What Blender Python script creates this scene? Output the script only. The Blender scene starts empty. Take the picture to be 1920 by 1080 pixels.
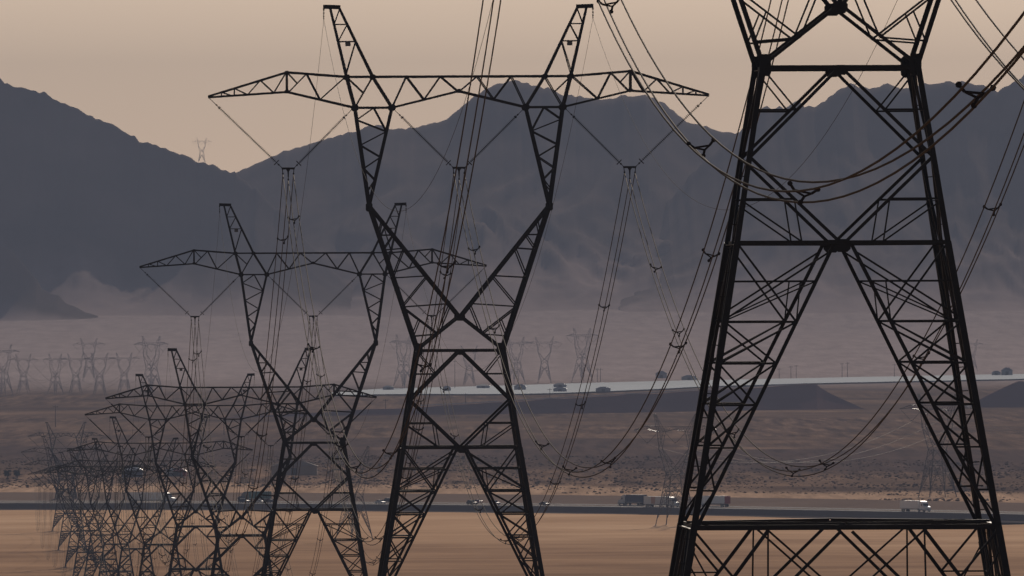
import bpy, math, random
import numpy as np
from mathutils import Vector, Matrix, noise as mnoise

scene = bpy.context.scene
COL = scene.collection
R = math.radians
rng = random.Random(7)

# ------------------------------------------------------------------ camera
F = 29867.0            # focal length in pixels of the 1920 px wide photograph
TH = 0.0042            # roll of the photograph (radians)
YH = 555.0             # eye level row
ZC = 80.0              # camera height above the valley floor
cam_d = bpy.data.cameras.new('camera')
cam = bpy.data.objects.new('camera', cam_d)
COL.objects.link(cam)
cam_d.sensor_width = 36.0
cam_d.lens = 36.0 * F / 1920.0
cam_d.clip_start = 1.0
cam_d.clip_end = 60000.0
cam.location = (0, 0, ZC)
pitch = math.atan((YH - 540.0) / F)
cam.rotation_euler = (Matrix.Rotation(math.pi / 2 + pitch, 3, 'X') @ Matrix.Rotation(-TH, 3, 'Z')).to_euler()
scene.camera = cam

# ------------------------------------------------------------------ light
SUN_EL, SUN_AZ = 20.0, 7.0       # degrees; azimuth to the right of the view
world = bpy.data.worlds.new('World')
scene.world = world
world.use_nodes = True
wn = world.node_tree
sky = wn.nodes.new('ShaderNodeTexSky')
sky.sky_type = 'NISHITA'
sky.sun_disc = False
sky.sun_elevation = R(SUN_EL)
sky.sun_rotation = R(SUN_AZ)
sky.altitude = 900
sky.air_density = 1.0
sky.dust_density = 1.0
sky.ozone_density = 1.0
bg = wn.nodes['Background']
bg.inputs['Strength'].default_value = 0.05
hs = wn.nodes.new('ShaderNodeHueSaturation')      # dusty, washed-out air
hs.inputs['Saturation'].default_value = 0.66
wn.links.new(sky.outputs['Color'], hs.inputs['Color'])
tint = wn.nodes.new('ShaderNodeMix')
tint.data_type = 'RGBA'
tint.blend_type = 'MULTIPLY'
tint.inputs[0].default_value = 1.0
tint.inputs[7].default_value = (1.06, 0.975, 0.975, 1)
wn.links.new(hs.outputs['Color'], tint.inputs[6])
wn.links.new(tint.outputs[2], bg.inputs['Color'])
sun_d = bpy.data.lights.new('sun', 'SUN')
sun_d.energy = 5.0
sun_d.angle = R(0.53)
sun_d.color = (1.0, 0.87, 0.74)
sun = bpy.data.objects.new('sun', sun_d)
COL.objects.link(sun)
sdir = Vector((math.sin(R(SUN_AZ)) * math.cos(R(SUN_EL)), math.cos(R(SUN_AZ)) * math.cos(R(SUN_EL)), math.sin(R(SUN_EL))))
sun.rotation_euler = sdir.to_track_quat('Z', 'Y').to_euler()
sun.location = (400, 300, 300)

vs = scene.view_settings
vs.view_transform = 'Standard'
vs.look = 'None'
vs.exposure = -0.17
vs.gamma = 1.0
vs.use_curve_mapping = False
scene.cycles.volume_bounces = 0
scene.cycles.max_bounces = 4

# ------------------------------------------------------------------ helpers
def at(x, y, Y):
    """point of the world at depth Y seen at pixel x, y of the photograph"""
    xu = x - TH * (y - 540.0)
    yu = y + TH * (x - 960.0)
    return Vector(((xu - 960.0) * Y / F, Y, ZC + (YH - yu) * Y / F))

def material(name, col, rough=0.8, metal=0.0, vary=0.15, scale=3.0, spec=0.3, col2=None, bump=0.0):
    m = bpy.data.materials.new(name)
    m.use_nodes = True
    nt = m.node_tree
    b = nt.nodes['Principled BSDF']
    b.inputs['Roughness'].default_value = rough
    b.inputs['Metallic'].default_value = metal
    b.inputs['Specular IOR Level'].default_value = spec
    tc = nt.nodes.new('ShaderNodeTexCoord')
    nz = nt.nodes.new('ShaderNodeTexNoise')
    nz.inputs['Scale'].default_value = scale
    nz.inputs['Detail'].default_value = 4
    nt.links.new(tc.outputs['Object'], nz.inputs['Vector'])
    mx = nt.nodes.new('ShaderNodeMix')
    mx.data_type = 'RGBA'
    c2 = col2 if col2 else tuple(c * (1 + vary) for c in col)
    mx.inputs[6].default_value = (*[c * (1 - vary) for c in col], 1)
    mx.inputs[7].default_value = (*c2, 1)
    nt.links.new(nz.outputs['Fac'], mx.inputs[0])
    nt.links.new(mx.outputs[2], b.inputs['Base Color'])
    if bump:
        bp = nt.nodes.new('ShaderNodeBump')
        bp.inputs['Strength'].default_value = bump
        nt.links.new(nz.outputs['Fac'], bp.inputs['Height'])
        nt.links.new(bp.outputs['Normal'], b.inputs['Normal'])
    return m

M = {}
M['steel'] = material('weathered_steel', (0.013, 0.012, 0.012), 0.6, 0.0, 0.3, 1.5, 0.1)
M['steel_far'] = material('haze_paled_steel', (0.30, 0.28, 0.285), 0.6, 0.1, 0.2, 0.5, 0.1)  # steel lightened so far pylons fade into the haze by colour
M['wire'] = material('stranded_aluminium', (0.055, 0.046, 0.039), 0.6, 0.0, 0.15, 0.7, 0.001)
M['lit_wire'] = material('sunlit_aluminium_tint', (0.38, 0.33, 0.28), 0.6, 0.0, 0.1, 0.7, 0.05)  # sun gleam on the valley cables put into a paler base colour
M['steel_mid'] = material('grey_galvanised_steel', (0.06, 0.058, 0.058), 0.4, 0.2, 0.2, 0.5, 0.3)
M['insul'] = material('insulator_rubber', (0.015, 0.014, 0.014), 0.7, 0.0, 0.2, 4.0, 0.0)
M['fitting'] = material('galvanised_fitting', (0.022, 0.02, 0.02), 0.6, 0.0, 0.2, 4.0, 0.0)
M['concrete'] = material('concrete', (0.32, 0.30, 0.28), 0.9, 0, 0.15, 2.0)
M['asphalt'] = material('asphalt', (0.05, 0.05, 0.053), 0.9, 0, 0.2, 0.08, 0.02)
M['slope'] = material('embankment_soil', (0.13, 0.11, 0.10), 0.95, 0, 0.3, 0.03, 0.0)
M['median'] = material('median_soil', (0.24, 0.175, 0.14), 0.95, 0, 0.2, 0.02, 0.0)
M['paint'] = material('road_paint', (0.75, 0.74, 0.70), 0.7, 0, 0.1, 0.5)
M['berm'] = material('dark_red_fill', (0.26, 0.155, 0.15), 0.95, 0, 0.2, 0.01, 0.0)
M['playa'] = material('pale_lake_bed', (0.60, 0.66, 0.70), 0.9, 0, 0.12, 0.004, 0.02)
M['rock'] = material('mountain_rock', (0.07, 0.062, 0.06), 0.95, 0, 0.25, 0.011, 0.0, col2=(0.36, 0.27, 0.23), bump=0.8)
M['leaf'] = material('scrub_leaf', (0.12, 0.085, 0.06), 0.9, 0, 0.3, 0.05, 0.0)
M['tree_leaf'] = material('tree_leaf', (0.035, 0.045, 0.028), 0.8, 0, 0.4, 0.6, 0.1)
M['bark'] = material('bark', (0.10, 0.07, 0.05), 0.9, 0, 0.3, 3.0)
M['white'] = material('white_panel', (0.72, 0.72, 0.71), 0.38, 0, 0.06, 0.6, 0.5)
M['offwhite'] = material('weathered_white_panel', (0.55, 0.55, 0.54), 0.5, 0, 0.1, 0.6, 0.4)
M['red'] = material('red_paint', (0.35, 0.03, 0.03), 0.4, 0, 0.1, 0.8, 0.5)
M['orange'] = material('faded_orange_panel', (0.42, 0.25, 0.18), 0.6, 0, 0.1, 0.8, 0.3)
M['blue'] = material('dark_blue_panel', (0.03, 0.04, 0.075), 0.45, 0, 0.1, 0.8, 0.5)
M['green'] = material('teal_panel', (0.02, 0.12, 0.11), 0.5, 0, 0.1, 0.8, 0.4)
M['dark'] = material('dark_paint', (0.03, 0.03, 0.035), 0.35, 0, 0.1, 0.8, 0.5)
M['silver'] = material('silver_paint', (0.45, 0.46, 0.48), 0.3, 0.5, 0.05, 0.8, 0.5)
M['rubber'] = material('tyre_rubber', (0.02, 0.02, 0.02), 0.85, 0, 0.2, 2.0)
M['glass'] = material('tinted_glass', (0.02, 0.025, 0.03), 0.08, 0, 0.1, 1.0, 0.6)
M['chrome'] = material('chrome', (0.55, 0.55, 0.55), 0.38, 1.0, 0.03, 1.0)
M['wood'] = material('creosoted_wood', (0.06, 0.045, 0.035), 0.9, 0, 0.25, 2.0)
M['tan_wall'] = material('tan_stucco', (0.30, 0.22, 0.17), 0.9, 0, 0.1, 0.3)
M['roof'] = material('metal_roof', (0.30, 0.31, 0.33), 0.5, 0.3, 0.1, 0.3)

def link(name, mesh, parent=None, mat=None, kind=None):
    o = bpy.data.objects.new(name, mesh)
    COL.objects.link(o)
    if parent is not None:
        o.parent = parent
    if mat is not None and not mesh.materials:
        mesh.materials.append(M[mat])
    if kind:
        o['kind'] = kind
    return o

def tag(o, label, cat, group=None):
    o['label'] = label
    o['category'] = cat
    if group:
        o['group'] = group
    return o

def empty(name, loc, rz=0.0, scale=1.0):
    o = bpy.data.objects.new(name, None)
    COL.objects.link(o)
    o.location = loc
    o.rotation_euler = (0, 0, rz)
    o.scale = (scale,) * 3
    return o

class MB:
    """collects geometry for ONE mesh"""
    def __init__(self):
        self.v, self.f = [], []
    def add(self, vs, fs):
        n = len(self.v)
        self.v += [tuple(p) for p in vs]
        self.f += [tuple(i + n for i in f) for f in fs]
    def box(self, x0, x1, y0, y1, z0, z1):
        self.add([(x0, y0, z0), (x1, y0, z0), (x1, y1, z0), (x0, y1, z0), (x0, y0, z1), (x1, y0, z1), (x1, y1, z1), (x0, y1, z1)],
                 [(3, 2, 1, 0), (4, 5, 6, 7), (0, 1, 5, 4), (1, 2, 6, 5), (2, 3, 7, 6), (3, 0, 4, 7)])
    def angle(self, a, b, s, flip=1, thick=0.22):
        """an L-section steel angle from a to b with leg width s"""
        a, b = Vector(a), Vector(b)
        d = (b - a).normalized()
        up = Vector((0, 1, 0)) if abs(d.y) < 0.9 else Vector((1, 0, 0))
        u = d.cross(up).normalized()
        w = u.cross(d).normalized() * flip
        t = s * thick
        h = s * 0.5
        prof = [(-h, -h), (h, -h), (h, -h + t), (-h + t, -h + t), (-h + t, h), (-h, h)]
        vs = [a + u * p + w * q for p, q in prof] + [b + u * p + w * q for p, q in prof]
        fs = [(i, (i + 1) % 6, (i + 1) % 6 + 6, i + 6) for i in range(6)]
        fs += [(0, 3, 2, 1), (0, 5, 4, 3), (6, 7, 8, 9), (6, 9, 10, 11)]
        self.add(vs, fs)
    def tube(self, pts, r, n=6, cap=True):
        pts = [Vector(p) for p in pts]
        rs = r if isinstance(r, (list, tuple)) else [r] * len(pts)
        base = len(self.v)
        up = Vector((0, 0, 1))
        for i, p in enumerate(pts):
            d = (pts[min(i + 1, len(pts) - 1)] - pts[max(i - 1, 0)]).normalized()
            q = up if abs(d.z) < 0.95 else Vector((1, 0, 0))
            u = d.cross(q).normalized()
            w = u.cross(d)
            for k in range(n):
                a = 2 * math.pi * k / n
                self.v.append(tuple(p + (u * math.cos(a) + w * math.sin(a)) * rs[i]))
        for i in range(len(pts) - 1):
            for k in range(n):
                a = base + i * n + k
                b = base + i * n + (k + 1) % n
                self.f.append((a, b, b + n, a + n))
        if cap:
            self.f.append(tuple(base + k for k in reversed(range(n))))
            self.f.append(tuple(base + (len(pts) - 1) * n + k for k in range(n)))
    def prism(self, prof, y0, y1):
        """profile of (x, z) extruded along y"""
        n = len(prof)
        vs = [(x, y0, z) for x, z in prof] + [(x, y1, z) for x, z in prof]
        fs = [(i, (i + 1) % n, (i + 1) % n + n, i + n) for i in range(n)]
        fs += [tuple(reversed(range(n))), tuple(range(n, 2 * n))]
        self.add(vs, fs)
    def mesh(self, name, smooth=False):
        m = bpy.data.meshes.new(name)
        m.from_pydata(self.v, [], self.f)
        if smooth:
            m.polygons.foreach_set('use_smooth', [True] * len(m.polygons))
        m.update()
        return m
    def build(self, name, mat, parent=None, smooth=False, kind=None):
        return link(name, self.mesh(name, smooth), parent, mat, kind)

# ------------------------------------------------------------------ terrain
def lerp_table(t, x):
    if x <= t[0][0]:
        return t[0][1]
    for (a, za), (b, zb) in zip(t, t[1:]):
        if x <= b:
            return za + (zb - za) * (x - a) / (b - a)
    return t[-1][1]

FOOT = 18.7
LINE = [(11.53, 564.86, 88.03), (-3.36, 1020.0, 76.53), (-18.38, 1472.6, 66.52), (-32.12, 1885.1, 51.8),
        (-46.09, 2314.2, 46.72), (-61.0, 2754.3, 37.28), (-75.5, 3185.8, 29.76), (-90.2, 3620.2, 24.0)]
for k in range(1, 6):
    Yk = 3620.2 + 436.0 * k
    LINE.append((30.7 - 0.03339 * Yk, Yk, [19.6, 14.4, 9.2, 7.6, 7.6][k - 1]))
PROFILE = [(-600, 78.3), (60, 78.0), (300, 72.5), (LINE[0][1], LINE[0][2] - 21.0)]
SHORT = 12.5           # the farthest pylons of the row stand on shorter legs
PROFILE += [(p[1], p[2] - (FOOT if k < 10 else SHORT)) for k, p in enumerate(LINE) if k]
PROFILE += [(6000, -3.3), (6600, -3.0)]
FAR = [(0, 0.0), (6250, 0.0), (6420, 1.5), (7000, 1.7), (9500, 2.0), (11000, 4.5), (12500, 9.5), (14000, 23), (17500, 56), (20000, 82), (26000, 130)]

def road_y(X):
    q = min(200.0, max(-200.0, X))
    y = 6130 - 1.18 * q - 0.0024 * q * q
    return y + (-1.18 - 0.0048 * q) * (X - q)

def smooth(a, b, x):
    t = min(1.0, max(0.0, (x - a) / (b - a)))
    return t * t * (3 - 2 * t)

def ground_z(X, Y):
    t = Y - road_y(X)
    near = lerp_table(PROFILE, min(Y, 6000))
    far = lerp_table(FAR, Y)
    if t < 0:
        z = near if Y < 6000 else -3.3
    else:
        z = -3.3
    s = smooth(61, 150, t)
    if t > 61:
        z = -3.3 * (1 - s) + s * max(far, 1.3)
    if Y > 4600 and t < -20:
        z += 0.25 * mnoise.noise(Vector((X / 60.0, Y / 500.0, 0)))
    if t > 200:
        amp = min(1.0, (t - 200) / 800.0)
        z += amp * 0.7 * mnoise.noise(Vector((X / 120.0, Y / 420.0, 3.0)))
        if Y > 13500:
            a2 = min(1.0, (Y - 13500) / 3000.0)
            z += a2 * 7.0 * mnoise.noise(Vector((X / 500.0, Y / 900.0, 9.0)))
    return z

def grid_mesh(name, xs, ys, fn):
    nx, ny = len(xs), len(ys)
    v = [(x, y, fn(x, y)) for y in ys for x in xs]
    f = [(j * nx + i, j * nx + i + 1, (j + 1) * nx + i + 1, (j + 1) * nx + i) for j in range(ny - 1) for i in range(nx - 1)]
    m = bpy.data.meshes.new(name)
    m.from_pydata(v, [], f)
    m.polygons.foreach_set('use_smooth', [True] * len(f))
    m.update()
    return m

gx = [-3400, -2600, -2000, -1500, -1150] + [-900 + 25 * i for i in range(73)] + [1150, 1500, 2000, 2600, 3400]
gy = [-500, -200, 0, 100, 200, 300, 430] + [565 + 100 * i for i in range(40)]
y = gy[-1]
while y < 7200:
    y += 18
    gy.append(y)
while y < 21200:
    y += 18 + (y - 7200) * 0.011
    gy.append(y)
gm = grid_mesh('ground', gx, gy, ground_z)
tt = gm.attributes.new('road_dist', 'FLOAT', 'POINT')
co = np.empty(len(gm.vertices) * 3)
gm.vertices.foreach_get('co', co)
co = co.reshape(-1, 3)
tt.data.foreach_set('value', [float(c[1] - road_y(c[0])) for c in co])
ground = link('ground', gm, kind='structure')

def ground_material():
    m = bpy.data.materials.new('desert_ground')
    m.use_nodes = True
    nt = m.node_tree
    N, L = nt.nodes, nt.links
    b = N['Principled BSDF']
    b.inputs['Roughness'].default_value = 1.0
    b.inputs['Specular IOR Level'].default_value = 0.0
    geo = N.new('ShaderNodeNewGeometry')
    attr = N.new('ShaderNodeAttribute')
    attr.attribute_name = 'road_dist'
    def noise_at(sx, sy, detail, rough=0.6):
        mp = N.new('ShaderNodeMapping')
        mp.inputs['Scale'].default_value = (sx, sy, 0.0)
        L.new(geo.outputs['Position'], mp.inputs['Vector'])
        n = N.new('ShaderNodeTexNoise')
        n.inputs['Scale'].default_value = 1.0
        n.inputs['Detail'].default_value = detail
        n.inputs['Roughness'].default_value = rough
        L.new(mp.outputs['Vector'], n.inputs['Vector'])
        return n.outputs['Fac']
    def math_(op, a, c):
        n = N.new('ShaderNodeMath')
        n.operation = op
        for i, q in enumerate((a, c)):
            if isinstance(q, (int, float)):
                n.inputs[i].default_value = q
            else:
                L.new(q, n.inputs[i])
        return n.outputs[0]
    def ramp(fac, stops):
        r = N.new('ShaderNodeValToRGB')
        e = r.color_ramp.elements
        while len(e) < len(stops):
            e.new(0.5)
        for i, (p, c) in enumerate(stops):
            e[i].position = p
            e[i].color = (*c, 1)
        L.new(fac, r.inputs['Fac'])
        return r.outputs['Color']
    def mix(f, a, c):
        n = N.new('ShaderNodeMix')
        n.data_type = 'RGBA'
        L.new(f, n.inputs[0])
        L.new(a, n.inputs[6])
        L.new(c, n.inputs[7])
        return n.outputs[2]
    def step(x, lo, hi):
        n = N.new('ShaderNodeMapRange')
        n.inputs['From Min'].default_value = lo
        n.inputs['From Max'].default_value = hi
        n.interpolation_type = 'SMOOTHSTEP'
        L.new(x, n.inputs['Value'])
        return n.outputs[0]
    broad = noise_at(1 / 140, 1 / 450, 5)
    streak = noise_at(1 / 260, 1 / 520, 6, 0.72)
    furrow = noise_at(1 / 130, 1 / 95, 6, 0.7)
    fine = noise_at(1 / 9.0, 1 / 300, 6, 0.7)
    patch = noise_at(1 / 420, 1 / 800, 4)
    # fields in front of the road
    field = ramp(furrow, [(0.36, (0.60, 0.37, 0.215)), (0.5, (0.71, 0.45, 0.27)), (0.64, (0.82, 0.545, 0.34))])
    fieldd = ramp(furrow, [(0.36, (0.32, 0.19, 0.11)), (0.64, (0.56, 0.345, 0.205))])
    sep = N.new('ShaderNodeSeparateXYZ')
    L.new(geo.outputs['Position'], sep.inputs[0])
    wob = math_('ADD', attr.outputs['Fac'], math_('MULTIPLY', math_('SUBTRACT', broad, 0.5), 900.0))
    field = mix(step(wob, -950, -250), fieldd, field)
    # scrub behind the road
    scrub = ramp(fine, [(0.36, (0.085, 0.058, 0.043)), (0.5, (0.20, 0.132, 0.096)), (0.64, (0.38, 0.25, 0.175))])
    scrub2 = ramp(streak, [(0.36, (0.09, 0.062, 0.05)), (0.5, (0.185, 0.124, 0.09)), (0.60, (0.30, 0.195, 0.135)), (0.66, (0.50, 0.325, 0.22))])
    scrub = mix(step(patch, 0.38, 0.62), scrub, scrub2)
    dark = ramp(fine, [(0.3, (0.07, 0.052, 0.047)), (0.7, (0.19, 0.13, 0.108))])
    wob3 = math_('ADD', attr.outputs['Fac'], math_('MULTIPLY', math_('SUBTRACT', streak, 0.5), 2200.0))
    scrub = mix(math_('MULTIPLY', step(wob3, 1000, 1400), step(wob3, 2700, 2100)), scrub, dark)
    tan = ramp(fine, [(0.36, (0.36, 0.235, 0.155)), (0.64, (0.70, 0.47, 0.32))])
    wob2 = math_('ADD', attr.outputs['Fac'], math_('MULTIPLY', math_('SUBTRACT', broad, 0.5), 500.0))
    back = mix(step(wob2, 360, 520), tan, scrub)
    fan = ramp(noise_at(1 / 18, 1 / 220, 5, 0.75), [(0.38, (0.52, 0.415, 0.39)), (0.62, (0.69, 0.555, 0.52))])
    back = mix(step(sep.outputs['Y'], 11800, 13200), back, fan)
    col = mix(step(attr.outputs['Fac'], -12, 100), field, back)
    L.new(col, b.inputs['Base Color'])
    return m
gm.materials.append(ground_material())

# highway: swept strips along the road line
def strip(name, prof, mat, x0=-420, x1=420, dx=8, lift=0.0):
    mb = MB()
    n = len(prof)
    k = 0
    X = x0
    while X <= x1:
        for t, z in prof:
            mb.v.append((X, road_y(X) + t, z + lift))
        if k:
            for i in range(n - 1):
                a = (k - 1) * n + i
                mb.f.append((a, a + n, a + n + 1, a + 1))
        k += 1
        X += dx
    return mb.build(name, mat, kind='structure')
strip('road_bank', [(-16, -3.6), (-9, -2.9), (-2.5, -0.75), (-1.0, -0.66)], 'slope')
strip('road', [(-1.0, -0.64), (19, -0.60)], 'asphalt')
strip('median', [(19, -0.61), (30, -1.0), (42, -0.61)], 'median')
strip('road', [(42, -0.60), (62, -0.56)], 'asphalt')
strip('verge', [(62, -0.57), (80, -0.2), (150, 1.75), (185, 1.0)], 'median')
strip('edge_line', [(-0.6, 0), (0.0, 0)], 'paint', lift=-0.62)
strip('edge_line', [(17.6, 0), (18.1, 0)], 'paint', lift=-0.585)
strip('edge_line', [(43.0, 0), (43.5, 0)], 'paint', lift=-0.585)
strip('edge_line', [(60.8, 0), (61.4, 0)], 'paint', lift=-0.55)

# overpass ramps (long dark fill) and the pale dry lake behind
def ramp_fill(name, pts):
    """pts: (X, Y, top z, half width of the crest)"""
    mb = MB()
    n = 6
    for k, (X, Y, zt, hw) in enumerate(pts):
        g = ground_z(X, Y) - 0.4
        zt += 0.9 * mnoise.noise(Vector((X / 23.0, Y / 90.0, 4.0))) if zt > 5 else 0
        h = max(0.05, zt - g)
        w = 2.5 * h
        for yy, zz in ((-hw - w, g), (-hw - 0.45 * w, g + h * 0.5), (-hw, zt), (hw, zt), (hw + 0.5 * w, g + h * 0.5), (hw + w, g)):
            mb.v.append((X, Y + yy, zz))
        if k:
            for i in range(n - 1):
                a = (k - 1) * n + i
                mb.f.append((a, a + n, a + n + 1, a + 1))
    return mb.build(name, 'berm', kind='structure')
pts = []
for i in range(60):
    u = i / 59
    X = -190 + 392 * u
    pts.append((X, 10180 + 420 * u, 3.0 + (20.5 - 3.0) * u ** 1.05, 7))
for i in range(1, 9):
    u = i / 8
    pts.append((202 + 34 * u, 10600 + 10 * u, 20.5 - 17.5 * u ** 0.8, 7))
ramp_fill('road_ramp', pts)
pts = [(300 + 40 * i / 8, 10650 + 6 * i, 4 + 17 * min(1, i / 8), 7) for i in range(9)] + [(340 + 50 * i, 10700 + 30 * i, 21 - i * 1.5, 7) for i in range(1, 10)]
ramp_fill('road_ramp', pts)
mb = MB()
mb.tube([(X, 10180 + 420 * ((X + 190) / 392) - 6.5, 3.0 + 17.5 * ((X + 190) / 392) ** 1.05 + 0.75) for X in range(-60, 204, 8)], 0.35, 4)
tag(mb.build('guard_rail', 'offwhite'), 'pale guard rail along the crest of the long dark ramp', 'guard rail')

def lake():
    mb = MB()
    xs = list(range(-140, 700, 20))
    k = 0
    for X in xs:
        xp = 960 + X * F / 12300.0
        lo = np.interp(xp, [620, 700, 960, 1160, 1300, 1500, 1920, 2700], [743, 742, 741.5, 736, 728, 722, 713, 700])
        hi = np.interp(xp, [620, 700, 960, 1160, 1320, 1640, 1920, 2700], [739, 732, 725, 719, 715.5, 709, 704, 692])
        lo += 1.2 * mnoise.noise(Vector((X / 50.0, 1, 0)))
        col = []
        for j in range(9):
            yp = lo + (hi - lo) * j / 8
            # march to the ground along the view ray
            Yb = 9000.0
            while Yb < 16000:
                zr = ZC + (YH - (yp + TH * (xp - 960))) * Yb / F
                if zr <= ground_z(X, Yb):
                    break
                Yb += 15
            col.append(Yb)
        for j in range(9):
            Yb = col[j]
            mb.v.append((X * Yb / 12300.0, Yb, ground_z(X * Yb / 12300.0, Yb) + 1.1))
        if k:
            for i in range(8):
                a = (k - 1) * 9 + i
                mb.f.append((a, a + 9, a + 10, a + 1))
        k += 1
    return mb.build('dry_lake', 'playa', kind='structure', smooth=True)
lake()

# ------------------------------------------------------------------ mountains
def foot_haze_fade():
    """paler gravel tone up the feet of the dark rock, painting in low haze"""
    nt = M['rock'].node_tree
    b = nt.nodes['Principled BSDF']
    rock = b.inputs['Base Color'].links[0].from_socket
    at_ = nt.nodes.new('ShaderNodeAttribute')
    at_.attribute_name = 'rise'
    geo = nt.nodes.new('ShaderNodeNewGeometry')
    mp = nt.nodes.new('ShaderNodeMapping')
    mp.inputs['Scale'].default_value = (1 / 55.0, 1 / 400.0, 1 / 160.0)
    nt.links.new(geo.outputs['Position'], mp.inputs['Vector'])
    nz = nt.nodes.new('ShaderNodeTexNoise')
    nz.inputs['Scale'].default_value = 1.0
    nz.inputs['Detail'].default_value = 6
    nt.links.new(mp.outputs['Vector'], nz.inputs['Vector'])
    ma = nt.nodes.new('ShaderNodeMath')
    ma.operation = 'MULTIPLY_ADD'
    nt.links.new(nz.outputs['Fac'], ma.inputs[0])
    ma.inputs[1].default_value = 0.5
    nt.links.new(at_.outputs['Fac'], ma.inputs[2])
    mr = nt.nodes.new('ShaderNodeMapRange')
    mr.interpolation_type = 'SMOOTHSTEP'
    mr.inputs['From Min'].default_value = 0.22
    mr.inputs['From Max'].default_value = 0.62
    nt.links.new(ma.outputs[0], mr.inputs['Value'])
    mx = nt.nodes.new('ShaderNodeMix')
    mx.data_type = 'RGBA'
    mx.inputs[6].default_value = (0.56, 0.44, 0.41, 1)  # pale foot tone, haze thickening towards the ground put into the colour
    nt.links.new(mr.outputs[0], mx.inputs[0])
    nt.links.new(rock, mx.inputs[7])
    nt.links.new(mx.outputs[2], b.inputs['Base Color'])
foot_haze_fade()

def mountain(name, ridge, Yc, foot_front, back, seed, rough, craggy=1.0):
    """ridge: pixel profile of the crest; heightfield from the foot (front) over the crest to the back"""
    rp = [(at(x, y, Yc).x, at(x, y, Yc).z) for x, y in ridge]
    xs = np.array(sorted(set(np.arange(rp[0][0], rp[-1][0] + 1, 22.0).round(1)) | set(np.arange(max(rp[0][0], -800), min(rp[-1][0], 800), 5.0).round(1))))
    crest = np.interp(xs, [p[0] for p in rp], [p[1] for p in rp])
    vs_ = np.concatenate([np.linspace(0, 1, 70), np.linspace(1.04, 1.6, 10)])
    v = []
    rise = []
    for vv in vs_:
        for X, c in zip(xs, crest):
            jag = craggy * (3.0 * mnoise.noise(Vector((X / 30.0, seed, 0))) + 6.5 * abs(mnoise.noise(Vector((X / 13.0, seed, 5)))) + 2.6 * mnoise.noise(Vector((X / 6.1, seed, 7.3))) - 1.5)
            c2 = c + jag
            if vv <= 1:
                Y = Yc - foot_front * (1 - vv) * (1 + 0.3 * mnoise.noise(Vector((X / 230.0, seed * 3.1, 2.0))) + 0.1 * mnoise.noise(Vector((X / 60.0, seed * 1.7, 2.0))))
                g = ground_z(X, Y) - 3.0
                prof = vv ** 2.5
                r = 0.0
                a = 1.0
                fq = 1 / 140.0
                wx = 70 * mnoise.noise(Vector((X / 240.0, Y / 330.0, seed)))
                for o in range(6):
                    q = 1 - abs(mnoise.noise(Vector(((X + wx) * fq, Y * fq * 0.13, seed + o * 7.1)))) * 2
                    r += a * (q - 0.5)
                    a *= 0.58
                    fq *= 2.05
                env = math.sin(math.pi * min(1, vv) ** 0.8) ** 0.8
                env *= (1 - 0.75 * smooth(0.8, 1.0, vv)) * smooth(0.1, 0.6, vv)
                z = g + (c2 - g) * prof + env * r * rough * (c2 - g) * 0.16
                z = min(z, g + (c2 - g) * (0.1 + 0.9 * vv))
            else:
                Y = Yc + back * (vv - 1) / 0.6
                g = ground_z(X, Y) - 3.0
                z = g + (c2 - g) * max(0.0, 1 - ((vv - 1) / 0.6)) ** 1.2
            v.append((X, Y, z))
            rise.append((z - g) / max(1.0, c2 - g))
    nx = len(xs)
    f = [(j * nx + i, j * nx + i + 1, (j + 1) * nx + i + 1, (j + 1) * nx + i) for j in range(len(vs_) - 1) for i in range(nx - 1)]
    m = bpy.data.meshes.new(name)
    m.from_pydata(v, [], f)
    m.polygons.foreach_set('use_smooth', [True] * len(f))
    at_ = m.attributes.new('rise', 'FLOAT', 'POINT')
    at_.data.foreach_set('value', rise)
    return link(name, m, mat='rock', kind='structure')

RB = [(-900, 250), (-500, 210), (-100, 300), (150, 340), (432, 325), (500, 298), (560, 275), (600, 262), (622, 256), (650, 252), (690, 236), (712, 236), (735, 240), (780, 240),
      (830, 225), (880, 190), (915, 164), (935, 155), (955, 150), (1000, 160), (1030, 164), (1060, 180), (1085, 178), (1120, 188), (1170, 180), (1215, 178), (1235, 190), (1262, 206),
      (1285, 225), (1310, 235), (1350, 247), (1390, 250), (1440, 270), (1560, 300), (1800, 260), (2200, 220), (2700, 260)]
RC = [(1150, 520), (1250, 380), (1330, 290), (1385, 250), (1405, 222), (1428, 202), (1436, 195), (1447, 204), (1462, 197), (1475, 203), (1490, 190), (1510, 198), (1532, 196),
      (1560, 180), (1578, 162), (1600, 158), (1640, 164), (1662, 152), (1690, 165), (1720, 162), (1750, 156), (1778, 147), (1800, 152), (1840, 158), (1870, 170), (1890, 160),
      (1925, 143), (2000, 120), (2200, 150), (2500, 110), (2900, 200)]
RA = [(-1200, 200), (-700, 90), (-300, 120), (0, 149), (40, 166), (75, 174), (100, 179), (130, 196), (160, 214), (185, 221), (230, 243), (262, 262), (300, 274), (325, 282),
      (345, 289), (365, 301), (382, 304), (405, 311), (432, 323), (480, 352), (540, 410), (620, 500), (700, 580), (780, 610)]
RD = [(-900, 380), (-500, 420), (-120, 440), (0, 462), (25, 468), (45, 500), (80, 540), (130, 570), (200, 600), (260, 612)]
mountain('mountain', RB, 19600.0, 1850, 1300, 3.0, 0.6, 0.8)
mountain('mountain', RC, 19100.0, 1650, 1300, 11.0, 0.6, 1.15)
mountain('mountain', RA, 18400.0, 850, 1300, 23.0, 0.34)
mountain('mountain', RD, 17600.0, 280, 800, 37.0, 0.3)

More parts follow.
